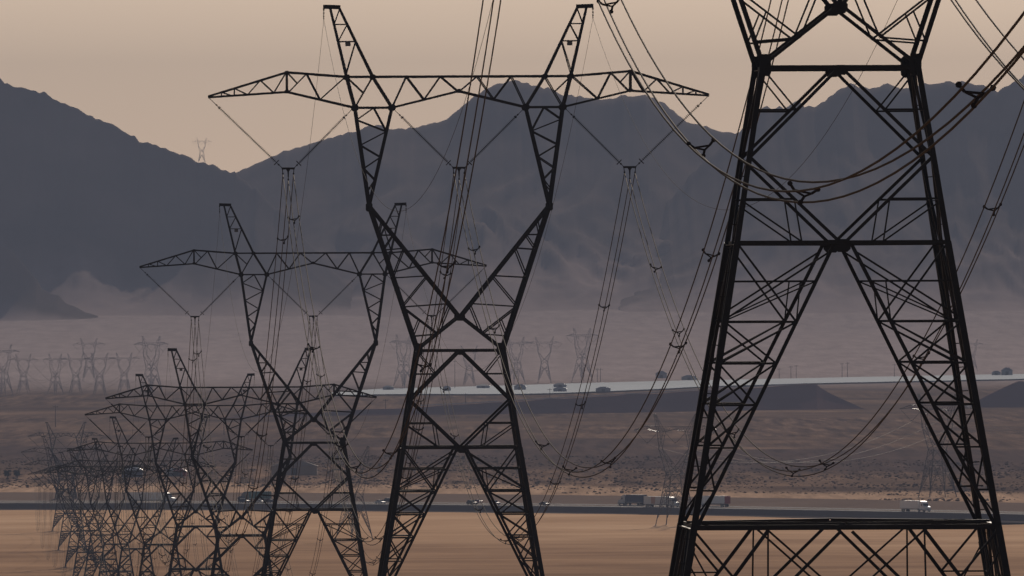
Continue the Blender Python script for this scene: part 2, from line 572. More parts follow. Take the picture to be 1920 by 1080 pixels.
# ------------------------------------------------------------------ scrub (uncountable ground cover)
def scrub_mesh():
    mb = MB()
    r = random.Random(5)
    n = 0
    tries = 0
    while n < 15000 and tries < 300000:
        tries += 1
        u = r.random()
        t = 170 + 1500 * u ** 1.4
        X = r.uniform(-330, 330)
        Y = road_y(X) + t
        if abs(X) > 0.041 * Y:
            continue
        dn = mnoise.noise(Vector((X / 45.0, Y / 150.0, 8.0)))
        if t < 330 and (dn < 0.25 or r.random() > 0.5):
            continue
        if dn < -0.25 and r.random() > 0.25:
            continue
        s = r.choice((0.2, 0.25, 0.3, 0.4, 0.6)) * r.uniform(0.8, 1.2) * (1.0 + 0.7 * max(0, dn))
        z = ground_z(X, Y) - 0.1
        if t < 200:
            z = max(z, 1.0)
        h = s * r.uniform(0.55, 0.95)
        k = 6
        a0 = r.random() * 6.28
        vs = []
        for ring, (rr, zz) in enumerate(((0.55, 0.0), (1.0, 0.45), (0.62, 0.85))):
            for i in range(k):
                a = a0 + 6.283 * i / k + ring * 0.4
                q = s * rr * r.uniform(0.7, 1.25)
                vs.append((X + q * math.cos(a), Y + q * math.sin(a), z + h * zz * r.uniform(0.8, 1.25)))
        vs.append((X, Y, z + h * 0.95))
        fs = []
        for ring in range(2):
            for i in range(k):
                a, b = ring * k + i, ring * k + (i + 1) % k
                fs.append((a, b, b + k, a + k))
        for i in range(k):
            fs.append((2 * k + i, 2 * k + (i + 1) % k, 3 * k))
        mb.add(vs, fs)
        n += 1
    return mb
sc = scrub_mesh().build('desert_scrub', 'leaf', kind='stuff')
tag(sc, 'low dark scrub dotting the desert floor beyond the highway', 'scrub')

# ------------------------------------------------------------------ the pylon
WB, SL = 2.71, 0.163
BELT = -16.2
def hw(z):
    return WB - SL * z if z < 0 else WB
def hd(z):
    if z <= 0:
        return hw(z)
    if z < 9.28:
        return WB + (1.9 - WB) * z / 9.28
    if z < 15.56:
        return 1.9 + (1.25 - 1.9) * (z - 9.28) / 6.28
    return 1.25

def members(foot, belt, BELT=BELT):
    """list of (part name, a, b, width) of every steel member of a pylon, waist at z = 0"""
    out = []
    def face(name, u0, z0, u1, z1, s, inset=0.0):
        """member on each of the four body faces"""
        for k in range(4):
            c, q = [(1, 0), (0, 1), (-1, 0), (0, -1)][k]
            def p(u, z):
                n = -(hw(z) - inset)
                return (u * c - n * q, u * q + n * c, z)
            out.append((name, p(u0, z0), p(u1, z1), s))
    def face2(name, u0, z0, u1, z1, s, inset=0.03):
        face(name, u0, z0, u1, z1, s, inset)
        face(name, -u0, z0, -u1, z1, s, inset)
    # main legs, in two lengths
    for sx in (-1, 1):
        for sy in (-1, 1):
            P = lambda z: (sx * hw(z), sy * hw(z), z)
            out.append(('leg', P(0.3), P(-6.19), 0.20))
            out.append(('leg', P(-6.19), P(BELT), 0.235))
            out.append(('leg', P(BELT), P(foot), 0.25))
    # waist to middle beam
    face('waist_beam', -hw(0), 0, hw(0), 0, 0.17)
    mz = -6.19
    face('middle_beam', -hw(mz), mz, hw(mz), mz, 0.17)
    zb = -3.17
    face2('main_diagonal', 0.08, -0.05, hw(zb), zb, 0.135)
    zh = -1.5
    uv = 0.08 + (hw(zb) - 0.08) * (zh / zb)
    face2('brace', uv, zh, hw(zh), zh, 0.075, 0.06)
    face2('brace', hw(0.0) - 0.02, -0.1, uv, zh, 0.07, 0.08)
    face2('main_diagonal', hw(zb), zb, 0.08, mz, 0.135)
    zh = -4.65
    uv = hw(zb) + (0.08 - hw(zb)) * ((zh - zb) / (mz - zb))
    face2('brace', uv, zh, hw(zh), zh, 0.085, 0.06)
    face2('brace', uv, zh, uv - 0.25, mz, 0.065, 0.06)
    face2('brace', hw(zh), zh - 0.1, uv - 0.3, mz, 0.07, 0.08)
    # spread legs below the middle beam: inverted V on each face
    face2('main_diagonal', 0.28, mz, hw(BELT) - 0.1, BELT, 0.15)
    V = lambda z: 0.28 + (hw(BELT) - 0.38) * (z - mz) / (BELT - mz)
    lev = [mz + (q_ - mz) * (BELT - mz) / (-16.2 - mz) for q_ in (-7.55, -8.98, -10.44, -11.9, -13.4, -14.9)]
    for i, z in enumerate(lev):
        face2('strut', V(z), z, hw(z), z, 0.095 if i in (1, 2, 3) else 0.075, 0.06)
    face2('brace', hw(mz), mz, V(lev[1]), lev[1], 0.085, 0.09)
    face2('brace', V(-6.5), -6.5, hw(lev[1]), lev[1] + 0.1, 0.08, 0.03)
    face2('brace', V(lev[0]) + 0.55, lev[0], V(lev[1]) + 0.0, lev[1], 0.06, 0.05)
    for a, b in zip(lev[1:-1], lev[2:]):
        face2('brace', hw(a), a, V(b), b, 0.08, 0.09)
        face2('brace', V(a), a, hw(b), b, 0.08, 0.03)
    face2('brace', V(lev[-1]), lev[-1], hw(BELT + 0.35), BELT + 0.35, 0.07, 0.06)
    # hip bracing inside each leg, between the inner chords of neighbouring faces
    for k in range(4):
        sx, sy = [(1, 1), (1, -1), (-1, 1), (-1, -1)][k]
        for a, b in zip(lev[:5], lev[1:6]):
            fa = (sx * V(a), sy * hw(a), a)
            sb = (sx * hw(b), sy * V(b), b)
            out.append(('brace', fa, sb, 0.06))
        for z in (lev[1], lev[3]):
            out.append(('brace', (sx * V(z), sy * hw(z), z), (sx * hw(z), sy * V(z), z), 0.07))
    # plan bracing of the middle beam
    h = hw(mz)
    for a, b in (((0, -h), (h, 0)), ((h, 0), (0, h)), ((0, h), (-h, 0)), ((-h, 0), (0, -h))):
        out.append(('strut', (*a, mz - 0.05), (*b, mz - 0.05), 0.10))
    if belt:
        face('belt_beam', -hw(BELT), BELT, hw(BELT), BELT, 0.19, 0.02)
        h = hw(BELT)
        for a, b in (((0, -h), (h, 0)), ((h, 0), (0, h)), ((0, h), (-h, 0)), ((-h, 0), (0, -h))):
            out.append(('strut', (*a, BELT + 0.12), (*b, BELT + 0.12), 0.12))
        q = 2.75
        face2('main_diagonal', q, BELT - 0.1, hw(foot), foot + 0.2, 0.15)
        n1z = -17.95
        n1u = q + (hw(foot) - q) * (BELT - n1z) / (BELT - foot)
        face2('brace', hw(BELT), BELT - 0.1, n1u, n1z, 0.10, 0.07)
        face2('strut', n1u, n1z, hw(n1z), n1z, 0.07, 0.07)
        face2('strut', q, BELT - 0.1, q + 0.04, -20.2 + 0.9, 0.075, 0.09)
        face2('main_diagonal', 0.2, BELT - 0.15, 3.2, -19.3, 0.13, 0.05)
        face2('brace', q, BELT - 0.1, 0.0, -18.75, 0.085, 0.10)
        face2('brace', hw(-16.9), -16.9, n1u + 0.6, n1z - 0.6, 0.07, 0.12)
    # window: fork legs, front (-1) and back (+1) planes
    AP, EZ = 2.18, 9.28
    O = lambda z: WB + (5.77 - WB) * z / EZ
    I = lambda z: 5.77 * (z - AP) / (EZ - AP)
    X = lambda z: WB * (1 - z / AP)
    for sx in (-1, 1):
        for sy in (-1, 1):
            P = lambda x, z: (sx * x, sy * hd(z), z)
            Q = lambda x, z: (sx * x, sy * (hd(z) - 0.06), z)
            A = out.append
            A(('fork_chord', P(WB, 0), P(5.77, EZ), 0.18))
            A(('fork_chord', P(0.06, AP), P(5.77, EZ), 0.155))
            A(('fork_chord', P(0.06, AP), P(WB, 0.1), 0.13))
            for z, dz in ((7.4, 0.0), (6.5, 0.05), (4.72, 0.06), (2.9, 0.1)):
                A(('strut', Q(I(z + dz), z + dz), Q(O(z - dz), z - dz), 0.075))
            A(('strut', Q(X(1.05), 1.05), Q(O(0.92), 0.92), 0.075))
            for z0, z1 in ((8.3, 7.4), (7.4, 6.5), (6.55, 4.72), (4.75, 2.85)):
                A(('brace', Q(I(z0), z0), Q(O(z1), z1), 0.075))
            A(('brace', Q(I(2.95), 2.95), Q(X(1.05), 1.05), 0.075))
            A(('brace', Q(X(1.05), 1.05), Q(O(2.75), 2.75), 0.085))
            A(('brace', Q((X(1.05) + O(2.75)) / 2 + 0.1, 1.95), Q(O(0.92), 0.95), 0.07))
            # fork legs above the elbow
            A(('fork_chord', P(5.77, EZ), P(6.66, 15.56), 0.15))
            A(('fork_chord', P(5.77, EZ), P(4.28, 15.56), 0.125))
            o2 = lambda z: 5.77 + 0.89 * (z - EZ) / 6.28
            i2 = lambda z: 5.77 - 1.49 * (z - EZ) / 6.28
            A(('brace', Q(5.45, 15.55), Q(o2(14.78), 14.78), 0.07))
            A(('brace', Q(5.45, 15.55), Q(i2(14.03), 14.03), 0.07))
            zz = [14.78, 14.03, 13.16, 12.39, 11.67, 10.92, 10.2]
            for i in range(6):
                e = (o2, i2) if i % 2 == 0 else (i2, o2)
                A(('brace', Q(e[0](zz[i]), zz[i]), Q(e[1](zz[i + 1]), zz[i + 1]), 0.07))
            # crossarm
            D = lambda x: 1.25 if x < 7.2 else 1.25 + (0.12 - 1.25) * (x - 7.2) / 8.84
            C = lambda x, z: (sx * x, sy * D(x), z)
            top = [(0, 17.54), (5.51, 17.54), (7.18, 17.54), (11.01, 17.85), (16.04, 16.33)]
            bot = [(0, 16.6), (4.28, 15.56), (6.66, 15.56), (11.0, 16.59), (16.04, 16.26)]
            tz = lambda x: lerp_table(top, x)
            bz = lambda x: lerp_table(bot, x)
            for t_ in (top, bot):
                for (xa, za), (xb, zb_) in zip(t_, t_[1:]):
                    A(('crossarm_chord', C(xa, za), C(xb, zb_), 0.105))
            def arm(xa, ta, xb, tb, s=0.07):
                A(('arm_brace', C(xa, tz(xa) if ta else bz(xa)), C(xb, tz(xb) if tb else bz(xb)), s))
            arm(11.01, 1, 11.0, 0, 0.12)
            arm(14.37, 1, 14.37, 0); arm(14.37, 1, 13.52, 0); arm(13.52, 0, 12.7, 1); arm(12.7, 1, 11.84, 0); arm(11.84, 0, 11.05, 1)
            arm(15.2, 1, 14.5, 0); arm(15.2, 1, 15.2, 0)
            arm(10.9, 0, 9.74, 1); arm(9.74, 1, 8.89, 0, 0.085); arm(8.89, 0, 7.25, 1)
            A(('arm_brace', C(10.95, 17.8), C(10.35, 17.15), 0.06))
            arm(6.66, 0, 5.51, 1)
            A(('arm_brace', C(7.1, 17.45), C(6.1, 16.5), 0.06))
            A(('crossarm_chord', C(5.51, 17.54), C(4.28, 15.56), 0.125))
            A(('crossarm_chord', C(7.18, 17.54), C(6.66, 15.56), 0.145))
            arm(4.28, 0, 3.36, 1); arm(3.36, 1, 2.23, 0, 0.085); arm(2.23, 0, 1.18, 1); arm(1.18, 1, 0.05, 0)
            # peak
            K = lambda x, z: (sx * x, sy * (1.25 - 1.0 * (z - 17.54) / 4.41), z)
            po = lambda z: 7.18 + 1.03 * (z - 17.54) / 4.41
            pi_ = lambda z: 5.51 + 2.12 * (z - 17.54) / 4.41
            A(('peak_chord', K(7.18, 17.54), K(8.21, 21.95), 0.12))
            A(('peak_chord', K(5.51, 17.54), K(7.63, 21.95), 0.125))
            for z in (20.9, 19.8):
                A(('peak_brace', K(po(z), z), K(pi_(z), z), 0.06))
            A(('peak_brace', K(pi_(21.9), 21.9), K(po(20.9), 20.9), 0.06))
            A(('peak_brace', K(pi_(20.9), 20.9), K(po(19.8), 19.8), 0.06))
            A(('peak_brace', K(pi_(19.8), 19.8), K(po(17.7), 17.7), 0.065))
        # ties between the front and back planes
        for x, z in ((5.77, EZ), (O(6.5), 6.5), (O(4.72), 4.72), (O(2.85), 2.85), (6.66, 15.56), (4.28, 15.56), (o2(13.2), 13.2), (o2(11.6), 11.6)):
            out.append(('tie', (sx * x, -hd(z), z), (sx * x, hd(z), z), 0.08))
        for x, z in ((5.51, 17.54), (7.18, 17.54)):
            out.append(('tie', (sx * x, -1.25, z), (sx * x, 1.25, z), 0.08))
        for xa, xb in ((0.1, 3.0), (3.0, 5.6), (7.2, 9.2), (9.2, 11.0), (11.0, 13.0), (13.0, 15.0)):
            out.append(('tie', (sx * xa, -D(xa), tz(xa) - 0.05), (sx * xb, D(xb), tz(xb) - 0.05), 0.06))
        out.append(('peak_arm', (sx * 7.55, 0, 22.0), (sx * 8.66, 0, 22.04), 0.24))
    out.append(('tie', (0, -hd(AP), AP), (0, hd(AP), AP), 0.10))
    out.append(('tie', (0, -1.25, 16.6), (0, 1.25, 16.6), 0.08))
    return out

def plates(mb_list):
    """gusset plates: thin upright plates on the main nodes"""
    res = []
    for sy in (-1, 1):
        for sx in (-1, 1):
            for x, z, w, h in ((2.66, 0.08, 0.42, 0.78), (5.77, 9.2, 0.34, 0.55), (6.66, 15.56, 0.42, 0.42), (4.28, 15.56, 0.42, 0.42),
                               (7.18, 17.52, 0.40, 0.32), (5.51, 17.52, 0.34, 0.32), (11.0, 16.62, 0.26, 0.24), (11.01, 17.83, 0.26, 0.2)):
                y = sy * (hd(z) + 0.03) if x < 7.5 else sy * (1.25 + (0.12 - 1.25) * (x - 7.2) / 8.84 + 0.03)
                res.append((sx * x, y, z, w, h))
        res.append((0, sy * (hd(2.18) + 0.03), 2.12, 0.56, 0.44))
        res.append((0, sy * (hw(-6.19) + 0.03), -6.3, 0.56, 0.46))
        res.append((0, sy * (hw(0) + 0.03), -0.1, 0.5, 0.36))
        res.append((0, sy * 1.28, 16.62, 0.26, 0.24))
    out = []
    for x, y, z, w, h in res:
        mb = MB()
        c = 0.25 * min(w, h)
        prof = [(x - w / 2 + c, z - h / 2), (x + w / 2 - c, z - h / 2), (x + w / 2, z - h / 2 + c), (x + w / 2, z + h / 2 - c),
                (x + w / 2 - c, z + h / 2), (x - w / 2 + c, z + h / 2), (x - w / 2, z + h / 2 - c), (x - w / 2, z - h / 2 + c)]
        mb.prism(prof, y - 0.012, y + 0.012)
        out.append(mb)
    return out

def insulator(a, b, fine=True):
    a, b = Vector(a), Vector(b)
    mb = MB()
    L = (b - a).length
    d = (b - a).normalized()
    mb.tube([a, b], 0.022, 6)
    n = 44 if fine else 0
    s0, s1 = 0.13, 0.90
    if fine:
        for i in range(n):
            u = s0 + (s1 - s0) * i / (n - 1)
            p = a + d * (L * u)
            r = 0.118 if i % 2 else 0.105
            mb.tube([p - d * 0.02, p + d * 0.004, p + d * 0.012], [0.06, r, 0.06], 8, cap=False)
    else:
        mb.tube([a + d * L * s0, a + d * L * s1], 0.085, 6)
    for u, r, t in ((0.10, 0.05, 0.05), (0.14, 0.085, 0.03), (0.955, 0.05, 0.05)):
        p = a + d * (L * u)
        mb.tube([p - d * t, p + d * t], r, 8)
    return mb

def ring(a, b, u, r):
    """corona ring round the string"""
    a, b = Vector(a), Vector(b)
    d = (b - a).normalized()
    p = a + (b - a) * u
    e = Vector((0, 1, 0))
    w = d.cross(e).normalized()
    pts = [p + (e * math.cos(2 * math.pi * k / 16) + w * math.sin(2 * math.pi * k / 16)) * r for k in range(17)]
    mb = MB()
    mb.tube(pts, 0.028, 6, cap=False)
    mb.tube([p - w * r, p + w * r], 0.018, 5)
    return mb

PHASE = 10.94
BUNDLE = [(-0.34, 11.33), (0.34, 11.33), (0.0, 10.95)]
STR = []
for ph, (xa, za), (xb, zb_) in ((-1, (-15.98, 16.22), (-6.85, 15.45)), (0, (-4.15, 15.45), (4.15, 15.45)), (1, (6.85, 15.45), (15.98, 16.22))):
    cx = ph * PHASE
    STR.append(((xa, 0, za), (cx - 0.40, 0, 11.74)))
    STR.append(((xb, 0, zb_), (cx + 0.40, 0, 11.74)))

def yoke(cx):
    mb = MB()
    mb.prism([(cx - 0.44, 11.76), (cx - 0.40, 11.62), (cx - 0.14, 11.64), (cx - 0.055, 11.50), (cx - 0.035, 11.15), (cx + 0.035, 11.15), (cx + 0.055, 11.50),
              (cx + 0.14, 11.64), (cx + 0.40, 11.62), (cx + 0.44, 11.76)], -0.03, 0.03)
    for dx, z in BUNDLE:
        top = 11.66 if dx else 11.2
        mb.tube([(cx + dx * 1.1, 0, top), (cx + dx, 0, z + 0.04)], 0.03, 6)
        mb.tube([(cx + dx, -0.22, z - 0.0), (cx + dx, 0, z + 0.03), (cx + dx, 0.22, z - 0.0)], [0.04, 0.065, 0.04], 6)
    return mb

def sign_plate(sx):
    mb = MB()
    mb.box(sx * 7.1 - 0.17, sx * 7.1 + 0.17, -0.66, -0.63, 19.5, 19.78)
    return mb

def hanger(sx):
    """short hanger of the shield wire"""
    mb = MB()
    x = sx * 8.62
    mb.tube([(x, 0, 22.0), (x, 0, 21.3)], 0.02, 6)
    for z, r in ((21.85, 0.06), (21.62, 0.05), (21.42, 0.05)):
        mb.tube([(x, 0, z + 0.06), (x, 0, z - 0.06)], r, 6)
    mb.tube([(x, -0.2, 21.25), (x, 0, 21.3), (x, 0.2, 21.25)], 0.035, 6)
    return mb

def step_bolts(foot):
    mb = MB()
    for sx, sy in ((-1, -1), (1, 1)):
        z = foot + 1.0
        while z < -0.5:
            h = hw(z)
            mb.tube([(sx * (h + 0.05), sy * h, z), (sx * (h + 0.34), sy * h, z + 0.02)], 0.018, 4)
            z += 0.85
    return mb

def pier(sx, sy, foot):
    mb = MB()
    h = hw(foot)
    mb.tube([(sx * h, sy * h, foot - 1.2), (sx * h, sy * h, foot + 0.12)], 0.55, 10)
    return mb

def template(foot, belt, split, BELT=BELT, weight=1.5):
    """list of (part name, mesh, material, kind)"""
    parts = []
    ms = members(foot, belt, BELT)
    if split:
        for i, (nm, a, b, s) in enumerate(ms):
            mb = MB()
            k_ = (0.97 if nm in ('leg', 'belt_beam', 'fork_chord') else 0.86) if belt else (1.22 if nm.endswith('chord') or nm == 'leg' else 1.1)
            mb.angle(a, b, s * k_, 1 if a[1] + b[1] < 0 else -1)
            parts.append((nm, mb.mesh(nm), 'steel', None))
        for mb in plates(None):
            parts.append(('gusset_plate', mb.mesh('gusset_plate'), 'steel', None))
    else:
        groups = {}
        for nm, a, b, s in ms:
            left = 'L' if (a[0] + b[0]) < 0 else 'R'
            if nm == 'leg':
                key = ('leg', left + ('F' if a[1] < 0 else 'B'))
            elif nm in ('crossarm_chord', 'arm_brace'):
                key = ('crossarm', '')
            elif nm.startswith('peak'):
                key = ('peak', left)
            elif (a[2] + b[2]) > 0.2:
                key = ('fork', left)
            else:
                key = ('body_bracing', '')
            mb = groups.setdefault(key, MB())
            mb.angle(a, b, s * weight, 1 if a[1] + b[1] < 0 else -1)
        for (nm, _), mb in groups.items():
            parts.append((nm, mb.mesh(nm), 'steel', None))
        pb = MB()
        for q in plates(None):
            pb.add(q.v, q.f)
        parts.append(('gusset_plates', pb.mesh('gusset_plates'), 'steel', 'stuff'))
    for a, b in STR:
        parts.append(('insulator_string', insulator(a, b, split).mesh('insulator_string'), 'insul', None))
        parts.append(('corona_ring', ring(a, b, 0.925, 0.2).mesh('corona_ring'), 'fitting', None))
    for ph in (-1, 0, 1):
        parts.append(('yoke', yoke(ph * PHASE).mesh('yoke'), 'fitting', None))
    for sx in (-1, 1):
        parts.append(('number_plate', sign_plate(sx).mesh('number_plate'), 'dark', None))
        parts.append(('wire_hanger', hanger(sx).mesh('wire_hanger'), 'fitting', None))
        for sy in (-1, 1):
            parts.append(('pier', pier(sx, sy, foot).mesh('pier'), 'concrete', None))
    if split:
        parts.append(('step_bolts', step_bolts(foot).mesh('step_bolts'), 'steel', 'stuff'))
    return parts

def place(parts, name, loc, rz, label, group, scale=1.0, mat=None):
    root = empty(name, loc, rz, scale)
    tag(root, label, 'pylon', group)
    for nm, me, mt, kd in parts:
        o = link(nm, me, root, mt, kd)
        if mat:
            o.material_slots[0].link = 'OBJECT'
            o.material_slots[0].material = M[mat]
    return root

ROT = math.atan(0.0334)
T_BELT = template(-21.0, True, True)
T_FINE = template(-FOOT, False, True)
T_FAR = template(-FOOT, False, False)
T_VALLEY = template(-FOOT, False, False, weight=1.2)
T_SHORT = template(-SHORT, False, False, -11.3)
ORD = ['', 'second', 'third', 'fourth', 'fifth', 'sixth', 'seventh', 'eighth', 'ninth', 'tenth', 'eleventh', 'twelfth', 'thirteenth']
LINE_PYLONS = []
for i, (X, Y, Z) in enumerate(LINE):
    if i == 0:
        lab = 'massive dark lattice pylon with a wide belt truss across its spread legs'
    else:
        lab = ORD[i] + ' dark lattice pylon of the long row, counted from the pylon with the belt truss'
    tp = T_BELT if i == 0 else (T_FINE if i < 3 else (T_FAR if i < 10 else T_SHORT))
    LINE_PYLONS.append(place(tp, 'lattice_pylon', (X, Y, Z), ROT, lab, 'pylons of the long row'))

# ------------------------------------------------------------------ conductors
CR, SR = math.cos(ROT), math.sin(ROT)
def attach(i, x, z):
    if i < 0:
        Y0 = LINE[0][1] - 420.0
        base = (30.7 - 0.03339 * Y0, Y0, 106.0 - 11.3)
    else:
        base = LINE[i]
    return Vector((base[0] + x * CR, base[1] + x * SR, base[2] + z))

def curve_pts(a, b, S, n):
    return [a.lerp(b, k / n) + Vector((0, 0, -4 * S * (k / n) * (1 - k / n))) for k in range(n + 1)]

def spacer_mesh():
    mb = MB()
    p = [Vector((dx, 0, z - 11.33)) for dx, z in BUNDLE]
    c = [p[0] * 0.62 + Vector((0, 0, -0.13)), p[1] * 0.62 + Vector((0, 0, -0.13)), Vector((0.06, 0, -0.23))]
    for i in range(3):
        mb.tube([c[i], c[(i + 1) % 3]], 0.03, 6)
        mb.tube([p[i], c[i]], 0.038, 6)
        mb.tube([p[i] - Vector((0, 0.09, 0)), p[i] + Vector((0, 0.09, 0))], 0.062, 8)
    return mb.mesh('spacer')
SPACER = spacer_mesh()
SPACER.materials.append(M['fitting'])
def pyl(i):
    return 'belted pylon' if i == 0 else ORD[i] + ' pylon'
SIDE = {-1: 'left', 0: 'middle', 1: 'right'}
for i in range(-1, len(LINE) - 1):
    n = 64 if i < 1 else (40 if i < 5 else 24)
    L = (attach(i, 0, 0) - attach(i + 1, 0, 0)).length
    S = 20.0 if i < 0 else 22.1 * (L / 455.0) ** 2
    for ph in (-1, 0, 1):
        a0, b0 = attach(i, ph * PHASE, 11.33), attach(i + 1, ph * PHASE, 11.33)
        root = empty('conductor_bundle', b0)
        arm_ = {-1: 'solar_side', 0: 'mid', 1: 'far'}[ph]
        if i < 0:
            lab = 'triple conductor cable of the %s phase swooping down from the belted pylon over the slope' % SIDE[ph]
        else:
            lab = '%s triple conductor cable of three, sagging from %s to %s in the row' % (SIDE[ph], pyl(i), pyl(i + 1))
        tag(root, lab, 'power line', 'triple conductor cables')
        for k, (dx, z) in enumerate(BUNDLE):
            a, b = attach(i, ph * PHASE + dx, z), attach(i + 1, ph * PHASE + dx, z)
            mb = MB()
            mb.tube([p - b0 for p in curve_pts(a, b, S + (0.12, -0.1, 0.0)[k], n)], 0.027, 8 if i < 1 else 5)
            mb.build('conductor', 'wire', root, smooth=True)
        if i < 7:
            ns = 8
            us = [(k + 0.55 + 0.25 * math.sin(k * 2.3 + ph)) / ns for k in range(ns)]
            if i < 0 and ph < 0:
                us = [0.13, 0.27, 0.403, 0.557, 0.683, 0.829, 0.93]
            for k, u in enumerate(us):
                p = a0.lerp(b0, u) + Vector((0, 0, -4 * S * u * (1 - u)))
                o = link('spacer', SPACER, root)
                o.location = p - b0
                o.rotation_euler = (math.atan(((b0.z - a0.z) - 4 * S * (1 - 2 * u)) / L), 0.25 * math.sin(k * 1.7 + ph * 2 + i), ROT)
    for sx in (-1, 1):
        a, b = attach(i, sx * 8.62, 21.25), attach(i + 1, sx * 8.62, 21.25)
        mb = MB()
        mb.tube([p - b for p in curve_pts(a, b, 18.6 * (L / 455.0) ** 2, n)], 0.011, 5)
        o = mb.build('shield_wire', 'wire', smooth=True)
        o.location = b
        who = 'the belted pylon over the slope' if i < 0 else 'the %s to the %s' % (pyl(i), pyl(i + 1))
        tag(o, 'hair thin %s shield wire from the peak of %s' % (SIDE[sx], who), 'power line', 'thin shield wires')

# ------------------------------------------------------------------ other pylons of the valley
def other(x, y_foot, Y, px_w, rz, label, group, sc=None, mat='steel_far'):
    """pylon standing on the ground at pixel x, sized so that its crossarm spans px_w pixels"""
    p = at(x, y_foot, Y)
    s = sc if sc else px_w * Y / F / 32.0 / math.cos(rz)
    g = ground_z(p.x, Y)
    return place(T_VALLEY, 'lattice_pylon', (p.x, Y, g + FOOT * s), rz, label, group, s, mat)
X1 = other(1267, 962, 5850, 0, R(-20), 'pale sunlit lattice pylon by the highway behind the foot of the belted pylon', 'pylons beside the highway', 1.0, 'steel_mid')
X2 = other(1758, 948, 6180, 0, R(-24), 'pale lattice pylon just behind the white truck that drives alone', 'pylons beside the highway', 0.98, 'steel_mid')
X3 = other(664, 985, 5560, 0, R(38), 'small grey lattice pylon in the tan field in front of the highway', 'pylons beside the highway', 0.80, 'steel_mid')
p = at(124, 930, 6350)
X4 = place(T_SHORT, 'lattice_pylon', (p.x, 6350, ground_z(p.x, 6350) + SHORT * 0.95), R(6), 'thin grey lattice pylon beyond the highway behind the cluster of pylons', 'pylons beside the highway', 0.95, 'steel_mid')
HZ = 'faint lattice pylon standing in the haze beyond the pale lake bed'
for x, yb, Y, w, rz in ((1021, 724, 12650, 68, 4), (1092, 722, 12700, 62, 38), (968, 724, 12600, 60, 30), (880, 728, 12400, 60, 8), (757, 735, 12200, 52, 50), (1822, 703, 13200, 44, 20)):
    other(x, yb, Y, w, R(rz), HZ, 'faint pylons beyond the lake bed')
HL = 'faint lattice pylon in the crowd of pylons in the haze left of the lake bed'
CROWD = []
for x, yb, Y, w, rz in ((6, 742, 11900, 62, 34), (44, 741, 12050, 56, 14), (104, 742, 11950, 46, 40), (142, 740, 12000, 58, 12), (167, 738, 12900, 62, 8),
                        (187, 741, 11850, 62, 10), (233, 740, 12000, 58, 14), (284, 739, 11900, 64, 42)):
    CROWD.append(other(x, yb, Y, w, R(rz), HL, 'faint pylons left of the lake bed'))
p = at(378, 303, 18400.0)
place(T_VALLEY, 'lattice_pylon', (p.x, 18410, p.z + 16.0 * 0.72), R(5), 'tiny pale pylon silhouetted on the ridge of the dark mountain', None, 0.72, 'steel_far')

def plain_span(a, b, S, label, r=0.05, group='cables of the valley lines'):
    mb = MB()
    mb.tube([p_ - b for p_ in curve_pts(a, b, S, 32)], r, 5)
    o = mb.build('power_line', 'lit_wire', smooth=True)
    o.location = b
    tag(o, label, 'power line', group)
def ph_pt(root, ph):
    return root.matrix_basis @ Vector((ph * PHASE, 0, 11.2))
for ph in (-1, 0, 1):
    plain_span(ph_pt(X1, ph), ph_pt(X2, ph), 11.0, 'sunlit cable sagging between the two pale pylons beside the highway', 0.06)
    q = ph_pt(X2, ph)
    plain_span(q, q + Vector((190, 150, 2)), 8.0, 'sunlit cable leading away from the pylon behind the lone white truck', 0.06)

for a_, b_ in ((0, 1), (0, 2), (1, 3), (0, 5), (2, 5), (1, 6), (3, 7)):
    for ph in (-1, 1):
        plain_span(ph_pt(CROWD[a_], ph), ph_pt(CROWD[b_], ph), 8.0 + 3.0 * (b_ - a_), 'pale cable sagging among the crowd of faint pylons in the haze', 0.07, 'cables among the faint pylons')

# ------------------------------------------------------------------ poles, sheds, houses and trees far away
def pole(x, yt, yb, Y, label):
    b_ = at(x, yb, Y)
    g = ground_z(b_.x, Y)
    h = max(9.0, at(x, yt, Y).z - g)
    root = empty('utility_pole', (b_.x, Y, g))
    mb = MB()
    mb.tube([(0, 0, -0.8), (0, 0, h)], [0.24, 0.15], 8)
    mb.build('post', 'wood', root)
    mb = MB()
    mb.box(-1.6, 1.6, -0.1, 0.1, h - 1.1, h - 0.85)
    mb.build('cross_beam', 'wood', root)
    for s in (-1.4, 0, 1.4):
        mb = MB()
        mb.tube([(s, 0, h - 0.85), (s, 0, h - 0.5)], 0.09, 6)
        mb.build('insulator', 'insul', root)
    return tag(root, label, 'pole', 'wooden poles of the valley')
PL = 'thin wooden pole standing beyond the pale lake bed'
for x, yt, yb, Y in ((1461, 690, 710, 12800), (1483, 686, 711, 12800), (1493, 684, 711, 12800), (1579, 680, 707, 12900), (1589, 679, 707, 12900), (1677, 682, 704, 12950),
                     (853, 676, 735, 12200), (1120, 690, 720, 12700), (1126, 690, 720, 12700)):
    pole(x, yt, yb, Y, PL)
PN = 'thin wooden pole on the brown flat in front of the pale lake bed'
for x, yt, yb, Y in ((1031, 731, 752, 11300), (873, 738, 762, 11000), (723, 748, 785, 10400), (104, 760, 800, 9600), (420, 790, 815, 9000)):
    pole(x, yt, yb, Y, PN)

